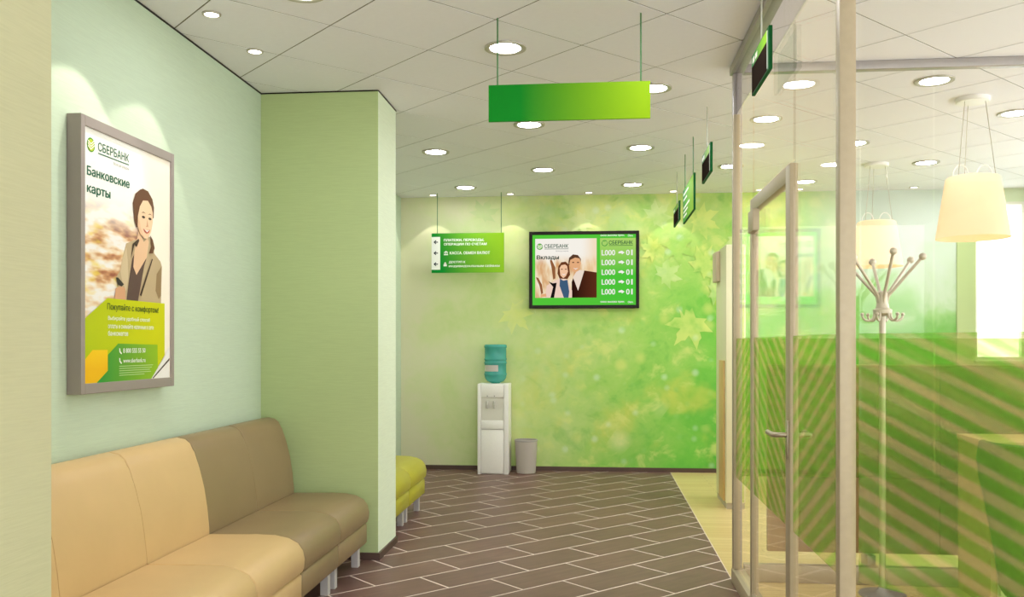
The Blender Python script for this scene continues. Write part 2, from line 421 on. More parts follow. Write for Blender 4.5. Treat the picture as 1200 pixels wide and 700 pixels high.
# printed maple leaves of the mural
def leaf_pts(s, rot, cx, cz, sq=1.0):
    pr = [(0, 1.0), (7, .72), (16, .66), (22, .46), (36, .62), (46, .92), (56, .66), (66, .60), (72, .40), (88, .50), (100, .74), (110, .50), (126, .36), (140, .46), (160, .22), (180, .16)]
    pts = []
    full = [(a, r) for a, r in pr]+[(-a, r) for a, r in pr[::-1] if 0 < a < 180]
    for a, r in full:
        an = math.radians(a)+rot
        pts.append((cx+s*r*math.sin(an)*sq, cz+s*r*math.cos(an)))
    return pts
def ink(name, rgb, al):
    m = bpy.data.materials.new(name); t = NT(m)
    nz = t.noise(t.geo(), 6.0, 3)
    f = t.math('MULTIPLY', t.sstep(nz, .2, .65), al)
    p = t.n('BsdfPrincipled', {'Base Color': t.mix(f, mural_colour(t), lin(rgb)), 'Roughness': .7, 'Specular IOR Level': .2}); t.surf(p.outputs[0]); return m
INK = [ink('leaf_ink_lemon', (236, 238, 140), .5), ink('leaf_ink_sage', (190, 214, 150), .45), ink('leaf_ink_cream', (228, 236, 180), .4), ink('leaf_ink_green', (150, 206, 90), .45)]
leaves = [(-.92, 1.72, .26, 2.4, 0, 1.0), (-.70, 1.86, .2, 1.2, 2, 1.0), (1.02, 1.62, .33, 3.8, 0, 1.0), (.9, 1.9, .24, 2.2, 3, 1.0), (.72, 2.12, .22, 1.0, 2, 1.0), (1.12, 2.2, .28, .5, 0, .8),
          (.62, 2.75, .22, .8, 2, 1.0), (1.1, 2.72, .26, 2.0, 0, .9), (.2, 2.82, .2, 2.6, 1, 1.2), (-.55, 2.78, .24, 1.4, 1, 1.2), (-.15, 2.72, .2, 4.0, 2, 1.0),
          (.85, 2.45, .24, 3.0, 3, 1.0), (.6, 2.4, .2, 5.0, 0, .8), (1.25, 1.95, .22, 1.5, 2, .9), (1.5, 2.5, .26, 2.5, 2, 1.0), (1.9, 2.3, .25, .9, 3, 1.0), (-1.25, 2.8, .2, .4, 1, 1.1)]
for i, (x, z, s, r, k, sq) in enumerate(leaves):
    pts = leaf_pts(s, r, x, z, sq)
    bm = bmesh.new(); cv = bm.verts.new((x, YB-.0015-.0005*i, min(z, 2.99))); ring = [bm.verts.new((a, YB-.0015-.0005*i, min(b, 2.995))) for a, b in pts]
    for j in range(len(ring)):
        f_ = bm.faces.new((cv, ring[j], ring[(j+1) % len(ring)])); f_.normal_update()
        if f_.normal.y > 0: f_.normal_flip()
    me = bpy.data.meshes.new('printed_leaf'); bm.to_mesh(me); bm.free(); link_mesh('printed_leaf', me, INK[k], wb)

# ------------------------------------------------------------------ glass partitions
FZ0, FZ1 = .61, 1.41
M_FILM_C = film_mat('striped_film_corridor', 1, .50, .080)
M_FILM_D = film_mat('striped_film_door', 1, -.50, .080)
M_FILM_F = film_mat('striped_film_office', 0, .60, .095)
M_FILM_A = film_mat('striped_film_angled', 0, .42, .070)
def sheet_x(x, y0, y1, z0, z1):
    bm = bmesh.new(); bm.faces.new([bm.verts.new(v) for v in ((x, y1, z0), (x, y0, z0), (x, y0, z1), (x, y1, z1))]); return bm
def sheet_y(x0, x1, y, z0, z1):
    bm = bmesh.new(); bm.faces.new([bm.verts.new(v) for v in ((x0, y, z0), (x1, y, z0), (x1, y, z1), (x0, y, z1))]); return bm
def pane(parent, x0, x1, y0, y1, z0, z1, mat=None):
    return part('pane', bx(x0, x1, y0, y1, z0, z1), mat or M_GLASS, parent)
cp = thing('glass_partition', 'tall aluminium framed glass partition along the tiled corridor, with striped green film', 'partition', (XG, 5.295, 0))
L0 = -2.255   # near post (local y)
part('corner_post', bx(0, .05, -.025, .025, 0, H-.05, bev=.003), M_ALU_D, cp, 40)
part('post', bx(0, .052, L0-.05, L0, 0, H-.05, bev=.003), M_ALU, cp, 40)
part('header_rail', bx(-.012, .062, L0-.05, .035, H-.05, H-.001, bev=.003), M_ALU_D, cp, 40)
part('stile', bx(-.006, .034, -.066, -.026, .08, 2.70, bev=.003), M_ALU, cp, 40)
part('bottom_track', bx(-.012, .062, -.605, -.026, 0, .08, bev=.004), M_ALU, cp, 40)
part('bottom_track', bx(-.012, .062, L0, -1.58, 0, .08, bev=.004), M_ALU, cp, 40)
pn = pane(cp, .012, .022, -.60, -.066, .08, 2.70, M_GLASS_C)
part('striped_film', sheet_x(.0105, -.60, -.066, FZ0, FZ1), M_FILM_C, pn)
pn = pane(cp, .012, .022, L0, -1.56, .08, 2.70, M_GLASS_C)
part('striped_film', sheet_x(.0105, L0, -1.56, FZ0, FZ1), M_FILM_C, pn)
pane(cp, .012, .022, -1.56, -.60, 2.13, 2.70, M_GLASS_C)
pane(cp, .012, .022, L0, -.026, 2.71, H-.05, M_GLASS_G)
# the door leaf
dr = thing('glass_door', 'narrow aluminium framed glass door with a lever handle in the corridor partition', 'door', (XG, 3.745, 0))
DW = .955
part('door_stile', bx(0, .034, 0, .085, .012, 2.12, bev=.003), M_ALU, dr, 40)
part('door_stile', bx(0, .034, DW-.05, DW, .012, 2.12, bev=.003), M_ALU, dr, 40)
part('top_rail', bx(0, .034, .085, DW-.05, 2.05, 2.12, bev=.003), M_ALU, dr, 40)
part('bottom_rail', bx(0, .034, .085, DW-.05, .012, .10, bev=.003), M_ALU, dr, 40)
pn = pane(dr, .012, .022, .085, DW-.05, .10, 2.05, M_GLASS_C)
part('striped_film', sheet_x(.0105, .085, DW-.05, FZ0, FZ1), M_FILM_D, pn)
part('closer_box', bx(-.02, .0115, DW-.20, DW-.052, 1.94, 2.048, bev=.004), M_ALU, dr, 40)
hd = part('handle', tube(bmesh.new(), [(-.0, .04, 1.0), (-.05, .04, 1.0), (-.058, .05, 1.0), (-.058, .17, 1.0)], .0105, 12), M_STEEL, dr, 50)
part('rosette', bx(-.006, -.0002, .02, .06, .90, 1.06, bev=.002), M_STEEL, hd, 40)
hd = part('handle', tube(bmesh.new(), [(.034, .04, 1.0), (.084, .04, 1.0), (.092, .05, 1.0), (.092, .17, 1.0)], .0105, 12), M_STEEL, dr, 50)
part('rosette', bx(.0342, .040, .02, .06, .90, 1.06, bev=.002), M_STEEL, hd, 40)

fp = thing('glass_partition', 'glass partition crossing the office behind the coat stand, with striped green film', 'partition', (XG+.052, 5.295, 0))
FW = XR-XG-.052
part('header_rail', bx(.012, FW, -.03, .03, H-.05, H-.001, bev=.003), M_ALU_D, fp, 40)
part('bottom_track', bx(.012, FW, -.03, .03, 0, .10, bev=.004), M_ALU, fp, 40)
for x0, x1 in ((.0, 1.072), (1.076, 2.30), (2.304, FW)):
    pn = pane(fp, x0+.001, x1, -.005, .005, .10, H-.05)
    part('striped_film', sheet_y(x0+.001, x1, -.0085, FZ0, FZ1), M_FILM_F, pn)

ang = math.atan2(-.77, .64)
ap = thing('glass_partition', 'angled glass partition in front of the desk and green chair, with striped green film', 'partition', (XG+.055, 2.97, 0), (0, 0, ang))
part('header_rail', bx(.0, 1.55, -.03, .03, H-.05, H-.001, bev=.003), M_ALU_D, ap, 40)
part('bottom_track', bx(.0, 1.55, -.03, .03, 0, .08, bev=.004), M_ALU, ap, 40)
part('post', bx(1.55, 1.60, -.025, .025, 0, H-.001, bev=.003), M_ALU, ap, 40)
pn = pane(ap, .005, 1.55, -.005, .005, .08, H-.05)
part('striped_film', sheet_y(.005, 1.55, -.0085, FZ0, FZ1), M_FILM_A, pn)

# ------------------------------------------------------------------ seats
def seat(label, loc, mat, group=None):
    w = .614
    s = thing('waiting_seat', label, 'seat', loc, group=group)
    back = [(.02, .27), (.02, .85), (.035, .892), (.065, .912), (.10, .916), (.14, .908), (.165, .888), (.185, .845), (.212, .765), (.236, .67), (.252, .57), (.262, .47), (.264, .27)]
    part('backrest', prism_y(back, .001, w-.001, .008, 3), mat, s, 50)
    cush = [(.267, .268), (.267, .443), (.50, .446), (.60, .443), (.665, .432), (.712, .408), (.738, .372), (.747, .33), (.744, .29), (.735, .268)]
    part('seat_cushion', prism_y(cush, .001, w-.001, .008, 3), mat, s, 50)
    base = [(.03, .132), (.03, .262), (.722, .262), (.732, .25), (.732, .144), (.722, .132)]
    part('seat_base', prism_y(base, .004, w-.004, .008, 2), mat, s, 50)
    for x in (.075, .675):
        for y in (.065, w-.065):
            part('leg', bx(x-.022, x+.022, y-.022, y+.022, 0, .134, bev=.002), M_CHROME, s)
    return s
M_TAN = pbr('beige_leatherette', (214, 180, 130), .42, var=.025, vscale=5, bump=.12, bscale=320, bdist=.001, spec=.4)
M_TAUPE = pbr('taupe_leatherette', (146, 124, 91), .42, var=.03, vscale=5, bump=.12, bscale=320, bdist=.001, spec=.4)
M_OLIVE = pbr('olive_yellow_leatherette', (180, 172, 52), .42, var=.03, vscale=5, bump=.12, bscale=320, bdist=.001, spec=.4)
SX = XL+.002
seat('taupe brown leatherette waiting seat next to the green pilaster', (SX, 4.845, 0), M_TAUPE, 'taupe seats')
seat('taupe brown leatherette waiting seat beside the beige seats', (SX, 4.230, 0), M_TAUPE, 'taupe seats')
seat('beige leatherette waiting seat beside the taupe brown seat', (SX, 3.615, 0), M_TAN, 'beige seats')
seat('beige leatherette waiting seat between two other beige seats', (SX, 3.000, 0), M_TAN, 'beige seats')
seat('beige leatherette waiting seat at the sage wall end', (SX, 2.385, 0), M_TAN, 'beige seats')
seat('olive yellow leatherette waiting seat behind the pilaster, away from the pilaster', (SX, 6.718, 0), M_OLIVE, 'olive seats')
seat('olive yellow leatherette waiting seat touching the rear of the pilaster', (SX, 6.103, 0), M_OLIVE, 'olive seats')

# ------------------------------------------------------------------ poster on the left wall
C = {}
def pr(n, rgb): return pbr('print_'+n, rgb, .45, spec=.3)
ps = thing('framed_poster', 'grey framed bank card poster of a smiling woman, hung above the seats', 'poster', (XL, 3.46, 1.169), ON_LEFT)
PW, PH, FD, FB = .806, 1.154, .065, .03
M_PFRAME = pbr('warm_grey_frame', (158, 146, 142), .45, metal=.2)
bm = bmesh.new()
box(bm, 0, FB, 0, PH, .002, FD, bev=.002); box(bm, PW-FB, PW, 0, PH, .002, FD, bev=.002); box(bm, FB, PW-FB, 0, .044, .002, FD, bev=.002); box(bm, FB, PW-FB, PH-.044, PH, .002, FD, bev=.002)
part('frame', bm, M_PFRAME, ps)
# blurred shop behind the woman
m = bpy.data.materials.new('print_blurred_shop'); t = NT(m); co = t.obj(); sp = t.n('SeparateXYZ', {0: co})
nb = t.noise(t.map(co, (5, 15, 1), loc=(2, 1, 0)), 1.0, 3, .5); nc = t.noise(t.map(co, (6, 16, 1), loc=(9, 4, 0)), 1.0, 2, .5)
shop = t.ramp(nb, [(.36, lin((150, 78, 54))), (.43, lin((206, 150, 104))), (.50, lin((236, 210, 176))), (.58, lin((242, 236, 232)))])
shop = t.mix(t.math('MULTIPLY', t.sstep(nc, .55, .7), .7), shop, lin((236, 206, 60)))
shop = t.mix(t.sstep(sp.outputs[1], .66, .86), shop, lin((250, 246, 240)))
shop = t.mix(t.sstep(sp.outputs[0], .45, .62), shop, lin((250, 240, 224)))
p = t.n('BsdfPrincipled', {'Base Color': shop, 'Roughness': .45}); t.surf(p.outputs[0])
px, py, pz = .03, .044, .057
sheet = part('poster_sheet', bx(px, PW-FB, py, PH-.044, pz-.006, pz), m, ps)
def q(L): return [(px+a, py+b) for a, b in L]
def lay(i): return pz+.0008*i
flat('printed_jacket', q([(.438, .65), (.332, .616), (.303, .55), (.281, .488), (.247, .456), (.264, .41), (.231, .355), (.654, .355), (.657, .435), (.664, .54), (.648, .564), (.588, .597), (.569, .646), (.547, .672), (.5, .66)]), pr('jacket', (192, 168, 132)), ps, lay(1))
flat('printed_sleeve', q([(.334, .60), (.303, .55), (.281, .488), (.30, .44), (.332, .40), (.35, .46), (.345, .54)]), pr('sleeve', (210, 188, 152)), ps, lay(2))
flat('printed_sleeve', q([(.655, .54), (.61, .50), (.60, .42), (.63, .38), (.654, .40)]), pr('sleeve_b', (150, 122, 88)), ps, lay(2))
flat('printed_shirt', q([(.384, .552), (.42, .60), (.50, .60), (.51, .56), (.493, .531), (.456, .422), (.434, .357), (.334, .357), (.355, .452)]), pr('shirt', (92, 66, 62)), ps, lay(2))
flat('printed_neck', q([(.441, .69), (.487, .64), (.522, .665), (.534, .645), (.514, .571), (.42, .481), (.392, .516), (.402, .59)]), pr('skin_b', (232, 190, 152)), ps, lay(3))
flat('printed_lapel', q([(.562, .569), (.57, .567), (.462, .385), (.448, .391)]), pr('dark', (70, 48, 40)), ps, lay(4))
flat('printed_lapel', q([(.438, .65), (.444, .641), (.42, .608), (.402, .621), (.37, .55), (.385, .62)]), pr('dark', (70, 48, 40)), ps, lay(4))
flat('printed_hair', q([(.394, .765), (.386, .806), (.41, .853), (.45, .878), (.478, .888), (.525, .883), (.566, .852), (.581, .815), (.578, .765), (.5, .72), (.437, .705), (.418, .70), (.402, .726)]), pr('hair', (104, 66, 44)), ps, lay(4))
flat('printed_hair', q([(.543, .678), (.569, .659), (.586, .622), (.569, .595), (.531, .591), (.556, .626)]), pr('hair', (104, 66, 44)), ps, lay(5))
flat('printed_face', q([(.426, .707), (.428, .752), (.446, .80), (.475, .832), (.52, .838), (.552, .815), (.567, .785), (.566, .742), (.55, .695), (.518, .659), (.487, .657), (.45, .672)]), pr('skin', (242, 204, 168)), ps, lay(6))
for ex in (.478, .538):
    flat('printed_eye', q(ell(ex, .755, .015, .006)), pr('dark', (70, 48, 40)), ps, lay(7))
    flat('printed_brow', q([(ex-.022, .772), (ex, .78), (ex+.022, .774), (ex, .776)]), pr('hair', (104, 66, 44)), ps, lay(7))
flat('printed_nose', q([(.512, .75), (.522, .715), (.50, .712), (.508, .722)]), pr('skin_c', (214, 160, 122)), ps, lay(7))
flat('printed_mouth', q([(.474, .701), (.505, .697), (.540, .704), (.528, .688), (.508, .681), (.488, .686)]), pr('lips', (196, 92, 72)), ps, lay(7))
flat('printed_teeth', q([(.484, .699), (.505, .696), (.532, .701), (.509, .688)]), pr('paper', (244, 240, 236)), ps, lay(8))
flat('printed_cheek_shade', q([(.428, .745), (.445, .73), (.455, .695), (.487, .66), (.45, .672), (.428, .705)]), pr('skin_b', (232, 190, 152)), ps, lay(7))
flat('printed_hand', q([(.242, .409), (.286, .423), (.32, .414), (.325, .356), (.231, .356)]), pr('skin_c', (214, 160, 122)), ps, lay(4))
flat('printed_phone', q([(.242, .456), (.259, .458), (.309, .431), (.288, .419), (.258, .427)]), pr('phone', (48, 40, 40)), ps, lay(5))
def grad(name, c0, c1, d=(1, 0), x0=0.0, x1=1.0, emit=0.0):
    m = bpy.data.materials.new(name); t = NT(m); sp = t.n('SeparateXYZ', {0: t.obj()})
    v = t.math('ADD', t.math('MULTIPLY', sp.outputs[0], d[0]), t.math('MULTIPLY', sp.outputs[1], d[1]))
    f = t.n('MapRange', {0: v, 1: x0, 2: x1}).outputs[0]
    c = t.ramp(f, [(0, lin(c0)), (1, lin(c1))])
    if emit: s = t.n('Emission', {'Color': c, 'Strength': emit})
    else: s = t.n('BsdfPrincipled', {'Base Color': c, 'Roughness': .5, 'Specular IOR Level': .12})
    t.surf(s.outputs[0]); MATS[name] = m; return m
flat('printed_lime_band', q([(0, .268), (.173, .362), (.683, .362), (.683, .111), (.55, 0), (0, 0)]), grad('print_lime', (176, 196, 30), (206, 208, 20), (1, .3), 0, .7), ps, lay(6))
flat('printed_orange_block', q([(0, .099), (.057, .139), (.173, .139), (.173, .049), (.087, .0), (0, 0)]), grad('print_orange', (240, 186, 30), (246, 206, 40), (0, 1), .1, .2), ps, lay(7))
flat('printed_green_block', q([(.087, .0), (.173, .049), (.173, .117), (.256, .166), (.609, .161), (.612, .051), (.55, 0)]), grad('print_green', (56, 150, 60), (150, 190, 40), (1, 0), .15, .65), ps, lay(8))
flat('printed_corner', q([(.55, 0), (.614, .05), (.69, .112), (.728, .16), (.728, 0)]), pr('paper', (244, 240, 236)), ps, lay(8))
flat('printed_corner_line', q([(.56, .004), (.566, .0), (.728, .085), (.728, .096)]), pr('dark', (70, 48, 40)), ps, lay(9))
PG, PWh, PK = pr('bank_green', (18, 92, 66)), pr('white', (248, 248, 240)), pr('ink', (40, 60, 30))
def emblem(parent, cx, cy, r, z, g1, g2, w):
    flat('emblem', disc(cx, cy, r), g1, parent, z)
    flat('emblem', disc(cx, cy-.02*r, r*.80), g2, parent, z+.0006)
    for k in range(3):
        yy = cy+r*(.62-.36*k)
        flat('emblem', [(cx-r*.80, yy-.02*r), (cx-r*.08, yy-r*.42), (cx+r*.92, yy+r*.28), (cx+r*.92, yy+r*.13), (cx-r*.08, yy-r*.60), (cx-r*.80, yy-.20*r)], w, parent, z+.0012)
emblem(ps, px+.053, py+.997, .030, lay(1), pr('emblem_green', (80, 150, 40)), pr('emblem_lime', (190, 205, 50)), PWh)
text('СБЕРБАНК', ps, px+.106, py+.984, px+.357, py+1.022, PG, lay(1), .02)
flat('printed_rule', q(rect(.107, .971, .357, .976)), PG, ps, lay(1))
text('Всегда рядом', ps, px+.229, py+.946, px+.357, py+.962, pr('grey', (150, 150, 146)), lay(1))
text('Банковские', ps, px+.023, py+.867, px+.363, py+.907, PG, lay(1), .035)
text('карты', ps, px+.023, py+.785, px+.204, py+.826, PG, lay(1), .035)
text('Покупайте с комфортом!', ps, px+.169, py+.305, px+.619, py+.342, pr('dark_green_ink', (52, 84, 24)), lay(8), .012)
for k, (s_, x1) in enumerate((('Выбирайте удобный способ', .535), ('оплаты и снимайте наличные в сети', .57), ('банкоматов', .34))):
    text(s_, ps, px+.175, py+.264-.032*k, px+x1, py+.286-.032*k, PWh, lay(8), .008)
text('8 800 555 55 50', ps, px+.295, py+.124, px+.491, py+.145, PWh, lay(10), .02)
text('www.sberbank.ru', ps, px+.295, py+.080, px+.491, py+.100, PWh, lay(10), .015)
for yy in (.132, .089): flat('printed_icon', q([(.262, yy+.014), (.270, yy+.012), (.272, yy), (.284, yy-.008), (.280, yy-.014), (.264, yy-.004)]), PWh, ps, lay(10))
for k in range(5): flat('printed_small_print', q(rect(.262, .064-.010*k, .262+(.30, .29, .27, .28, .22)[k], .067-.010*k)), pr('pale_ink', (190, 214, 150)), ps, lay(10))

# ------------------------------------------------------------------ TV queue screen
tv = thing('wall_screen', 'black wall screen with a photo of a couple and queue numbers, on the mural', 'screen', (-.738, YB-.003, 1.766), ON_BACK)
TW, TH = 1.186, .834
bm = bmesh.new(); bz = .036
box(bm, 0, bz, 0, TH, .002, .06, bev=.004); box(bm, TW-bz, TW, 0, TH, .002, .06, bev=.004); box(bm, bz, TW-bz, 0, bz, .002, .06, bev=.004); box(bm, bz, TW-bz, TH-bz, TH, .002, .06, bev=.004)
part('bezel', bm, M_BLACK, tv)
part('back_cover', bx(bz, TW-bz, bz, TH-bz, .002, .045), M_BLACK, tv)
E_ = .85
def em(n, rgb): return emis('screen_'+n, rgb, E_)
z0 = .048
def ly(i): return z0+.0008*i
flat('screen_picture', rect(bz, bz, TW-bz, TH-bz), em('green', (86, 204, 60)), tv, ly(0))
m = bpy.data.materials.new('screen_autumn_photo'); t = NT(m); co = t.obj(); sp = t.n('SeparateXYZ', {0: co})
na = t.noise(t.map(co, (9, 3, 1)), 1.0, 3, .55)
c = t.ramp(na, [(.36, lin((220, 164, 110))), (.5, lin((246, 220, 180))), (.6, lin((255, 244, 226)))])
c = t.mix(t.sstep(sp.outputs[1], .46, .60), c, lin((255, 250, 240)))
c = t.mix(t.math('MULTIPLY', t.sstep(sp.outputs[0], .55, .74), .6), c, lin((250, 214, 160)))
s = t.n('Emission', {'Color': c, 'Strength': E_}); t.surf(s.outputs[0])
flat('screen_photo', rect(.066, .116, .731, .757), m, tv, ly(1))
flat('screen_trunk', [(.225, .524), (.248, .524), (.285, .444), (.285, .326), (.262, .313), (.243, .445)], em('bark', (150, 96, 60)), tv, ly(2))
flat('screen_trunk', [(.073, .34), (.099, .334), (.139, .261), (.152, .168), (.132, .155), (.113, .247)], em('bark', (150, 96, 60)), tv, ly(2))
flat('screen_suit', [(.598, .409), (.731, .388), (.731, .116), (.462, .116), (.462, .285), (.485, .344)], grad('screen_suit', (44, 20, 14), (96, 48, 28), (1, 0), .48, .73, E_), tv, ly(3))
flat('screen_shirt', [(.476, .337), (.508, .393), (.548, .416), (.598, .409), (.531, .19)], em('shirt', (244, 226, 210)), tv, ly(4))
flat('screen_hair', [(.427, .47), (.427, .506), (.434, .548), (.476, .585), (.528, .577), (.561, .534), (.56, .50), (.445, .47)], em('hair_man', (92, 62, 44)), tv, ly(5))
flat('screen_face', [(.437, .483), (.447, .525), (.50, .55), (.548, .54), (.564, .488), (.544, .429), (.511, .393), (.472, .401), (.445, .456)], em('skin', (236, 178, 130)), tv, ly(6))
flat('screen_smile', [(.478, .438), (.505, .43), (.535, .442), (.505, .42)], em('white', (255, 250, 246)), tv, ly(7))
for ex in (.478, .53): flat('screen_eye', ell(ex, .497, .013, .006, 12), em('hair_man', (92, 62, 44)), tv, ly(7))
flat('screen_coat', [(.172, .116), (.192, .247), (.285, .306), (.331, .323), (.416, .311), (.443, .232), (.466, .193), (.466, .116)], em('coat', (246, 214, 196)), tv, ly(7))
flat('screen_collar', [(.212, .293), (.258, .273), (.3, .279), (.271, .116), (.232, .116), (.261, .233)], em('black', (24, 18, 20)), tv, ly(8))
flat('screen_hair', [(.308, .378), (.318, .457), (.35, .501), (.397, .507), (.432, .472), (.445, .364), (.416, .318), (.331, .323)], em('hair_woman', (110, 62, 36)), tv, ly(8))
flat('screen_face', [(.331, .437), (.35, .468), (.39, .476), (.412, .46), (.422, .397), (.399, .349), (.37, .328), (.34, .358)], em('skin_light', (250, 202, 164)), tv, ly(9))
flat('screen_smile', [(.352, .378), (.375, .368), (.402, .38), (.376, .358)], em('white', (255, 250, 246)), tv, ly(10))
for ex in (.356, .398): flat('screen_eye', ell(ex, .424, .011, .005, 12), em('hair_woman', (110, 62, 36)), tv, ly(10))
flat('screen_scarf', [(.335, .325), (.37, .30), (.416, .31), (.436, .18), (.427, .116), (.377, .116), (.331, .246)], em('scarf', (66, 96, 126)), tv, ly(10))
flat('screen_hand', [(.126, .155), (.185, .161), (.189, .128), (.126, .122)], em('skin', (236, 178, 130)), tv, ly(8))
eG, eW = em('bank_green', (22, 84, 60)), em('white', (255, 250, 246))
emblem(tv, .116, .672, .034, ly(2), em('emblem', (40, 140, 70)), em('emblem_lime', (150, 210, 90)), eW)
text('СБЕРБАНК', tv, .166, .656, .426, .698, eG, ly(2), .02)
flat('screen_rule', rect(.166, .643, .426, .648), eG, tv, ly(2))
text('Всегда рядом', tv, .291, .612, .426, .63, em('grey', (150, 150, 150)), ly(2))
text('Вклады', tv, .082, .524, .324, .578, em('dark', (38, 62, 50)), ly(3), .03)
flat('screen_queue_panel', rect(.767, .09, TW-bz, .757), grad('screen_queue', (80, 204, 60), (178, 220, 110), (0, 1), .36, .72, E_), tv, ly(1))
emblem(tv, .817, .703, .033, ly(2), em('emblem', (40, 140, 70)), em('emblem_lime', (150, 210, 90)), em('leaf', (196, 226, 130)))
text('СБЕРБАНК', tv, .862, .687, 1.118, .73, eG, ly(2), .02)
flat('screen_rule', rect(.862, .674, 1.118, .679), eG, tv, ly(2))
for k in range(5):
    yy = .570-.1055*k
    text('L000', tv, .784, yy, .93, yy+.06, eW, ly(2), .02)
    text('0', tv, 1.046, yy, 1.084, yy+.06, eW, ly(2), .02); text('1', tv, 1.100, yy, 1.116, yy+.06, eW, ly(2))
    flat('screen_arrow', [(.964, yy+.022), (1.0, yy+.022), (1.0, yy+.010), (1.030, yy+.030), (1.0, yy+.050), (1.0, yy+.038), (.964, yy+.038)], eW, tv, ly(2))
text('окно вызова прин.', tv, .771, .772, 1.03, .794, eW, ly(2), .02); text('Окн.', tv, 1.065, .772, 1.123, .794, eW, ly(2), .02)
text('окно вызова прин.', tv, .771, .056, 1.03, .078, eW, ly(2), .02); text('Окн.', tv, 1.065, .056, 1.123, .078, eW, ly(2), .02)

# ------------------------------------------------------------------ hanging signs
M_SIGN = grad('sign_green_gradient', (0, 126, 26), (140, 180, 14), (1, 0), .16, .76)
M_ROD = pbr('green_rod', (70, 120, 76), .4)
M_RODG = pbr('grey_rod', (176, 176, 160), .4)
M_SIGNE = pbr('sign_edge_green', (16, 84, 40), .6, spec=.1)
def rods(parent, xs, top, ztop, mat, zc=-.006):
    for x in xs: part('rod', tube(bmesh.new(), [(x, top, zc), (x, ztop, zc)], .004, 8), mat, parent)
sg = thing('hanging_sign', 'green and lime hanging sign with white arrows panel and lettering before the mural', 'sign', (-1.772, 9.45, 2.144), ON_BACK)
SW, SH = .782, .424
part('sign_board', bx(0, SW, 0, SH, -.012, 0), grad('sign_directions_gradient', (0, 140, 46), (150, 200, 40), (1, .25), .12, .82), sg)
rods(sg, (.062, SW-.03), SH, H-.001-2.144, M_ROD)
flat('arrow_panel', rect(.0, .034, .094, .386), PWh, sg, .0008)
PD = pr('navy', (34, 44, 52))
for yy in (.33, .212, .094):
    flat('arrow', [(.022, yy), (.046, yy+.022), (.052, yy+.014), (.042, yy+.005), (.070, yy+.005), (.070, yy-.005), (.042, yy-.005), (.052, yy-.014), (.046, yy-.022)], PD, sg, .0016)
text('ПЛАТЕЖИ, ПЕРЕВОДЫ,', sg, .134, .332, .568, .364, PWh, .0012, .03)
text('ОПЕРАЦИИ ПО СЧЕТАМ', sg, .134, .288, .596, .320, PWh, .0012, .03)
text('КАССА. ОБМЕН ВАЛЮТ', sg, .197, .197, .631, .228, PWh, .0012, .03)
text('ДОСТУП К', sg, .187, .098, .367, .127, PWh, .0012, .03)
text('ИНДИВИДУАЛЬНЫМ СЕЙФАМ', sg, .187, .056, .737, .086, PWh, .0012, .03)
for r_ in (rect(.134, .190, .180, .198), rect(.138, .200, .143, .218), rect(.153, .200, .160, .218), rect(.170, .200, .175, .218), [(.132, .220), (.182, .220), (.157, .234)]): flat('bank_icon', r_, PWh, sg, .0012)
for r_ in (rect(.130, .070, .166, .092), [(.136, .092), (.141, .092), (.141, .104), (.148, .110), (.155, .104), (.155, .092), (.160, .092), (.160, .106), (.148, .117), (.136, .106)]): flat('lock_icon', r_, PWh, sg, .0012)

bs = thing('hanging_sign', 'long blank green to lime sign hung on two thin rods over the corridor', 'sign', (-.538, 4.40, 2.482), ON_BACK)
part('sign_board', bx(0, .796, 0, .182, -.014, 0, bev=.0008), M_SIGN, bs)
rods(bs, (.044, .750), .182, H-.001-2.482, M_ROD, -.007)

M_SBLK = pbr('sign_black_face', (46, 37, 32), .6, spec=0.0)
def side_sign(label, y1, ln, zb, hh, kind, group=None):
    s = thing('hanging_sign', label, 'sign', (.738, y1, zb), ON_RIGHT, group)
    if kind == 'black':
        part('sign_board', bx(0, ln, 0, hh, -.016, 0, bev=.002), M_SIGNE, s)
        flat('black_face', rect(.006, .006, ln-.045, hh*.70), M_SBLK, s, .0008)
        flat('green_band', rect(.006, hh*.70, ln-.045, hh-.006), grad('sign_band_%d' % int(y1*100), (10, 130, 60), (150, 200, 40), (1, 0), .02, ln*.9), s, .0008)
        for k in range(2): flat('lettering', rect(.03+.07*k, hh*.76, .085+.07*k, hh*.90), PWh, s, .0014)
        flat('edge_strip', rect(ln-.042, .012, ln-.03, hh-.012), PWh, s, .0008)
    else:
        part('sign_board', bx(0, ln, 0, hh, -.016, 0, bev=.002), M_SIGNE, s)
        flat('green_face', rect(.006, .006, ln-.006, hh-.006), grad('sign_side_gradient', (0, 140, 50), (150, 200, 40), (1, 0), .05, ln*.95), s, .0008)
        for k, (yy, l_) in enumerate(((.80, .42), (.64, .30), (.40, .5), (.27, .36), (.14, .28))): flat('lettering', rect(.05, hh*yy, .05+l_, hh*yy+.018), PWh, s, .0014)
    rods(s, (ln*.12, ln*.88) if ln > .6 else (ln*.5,), hh, H-.001-zb, M_RODG if kind == 'black' else M_ROD, -.008)
    return s
side_sign('black hanging sign with green top band beside the glass partition', 4.372, .43, 2.567, .19, 'black')
side_sign('black hanging sign with green top band just beyond the partition corner post', 6.42, .47, 2.512, .195, 'black')
side_sign('green hanging sign with white lettering rows between two black hanging signs', 7.82, .85, 2.416, .285, 'green')
side_sign('small black hanging sign with green top band closest to the mural', 8.78, .56, 2.512, .175, 'black')

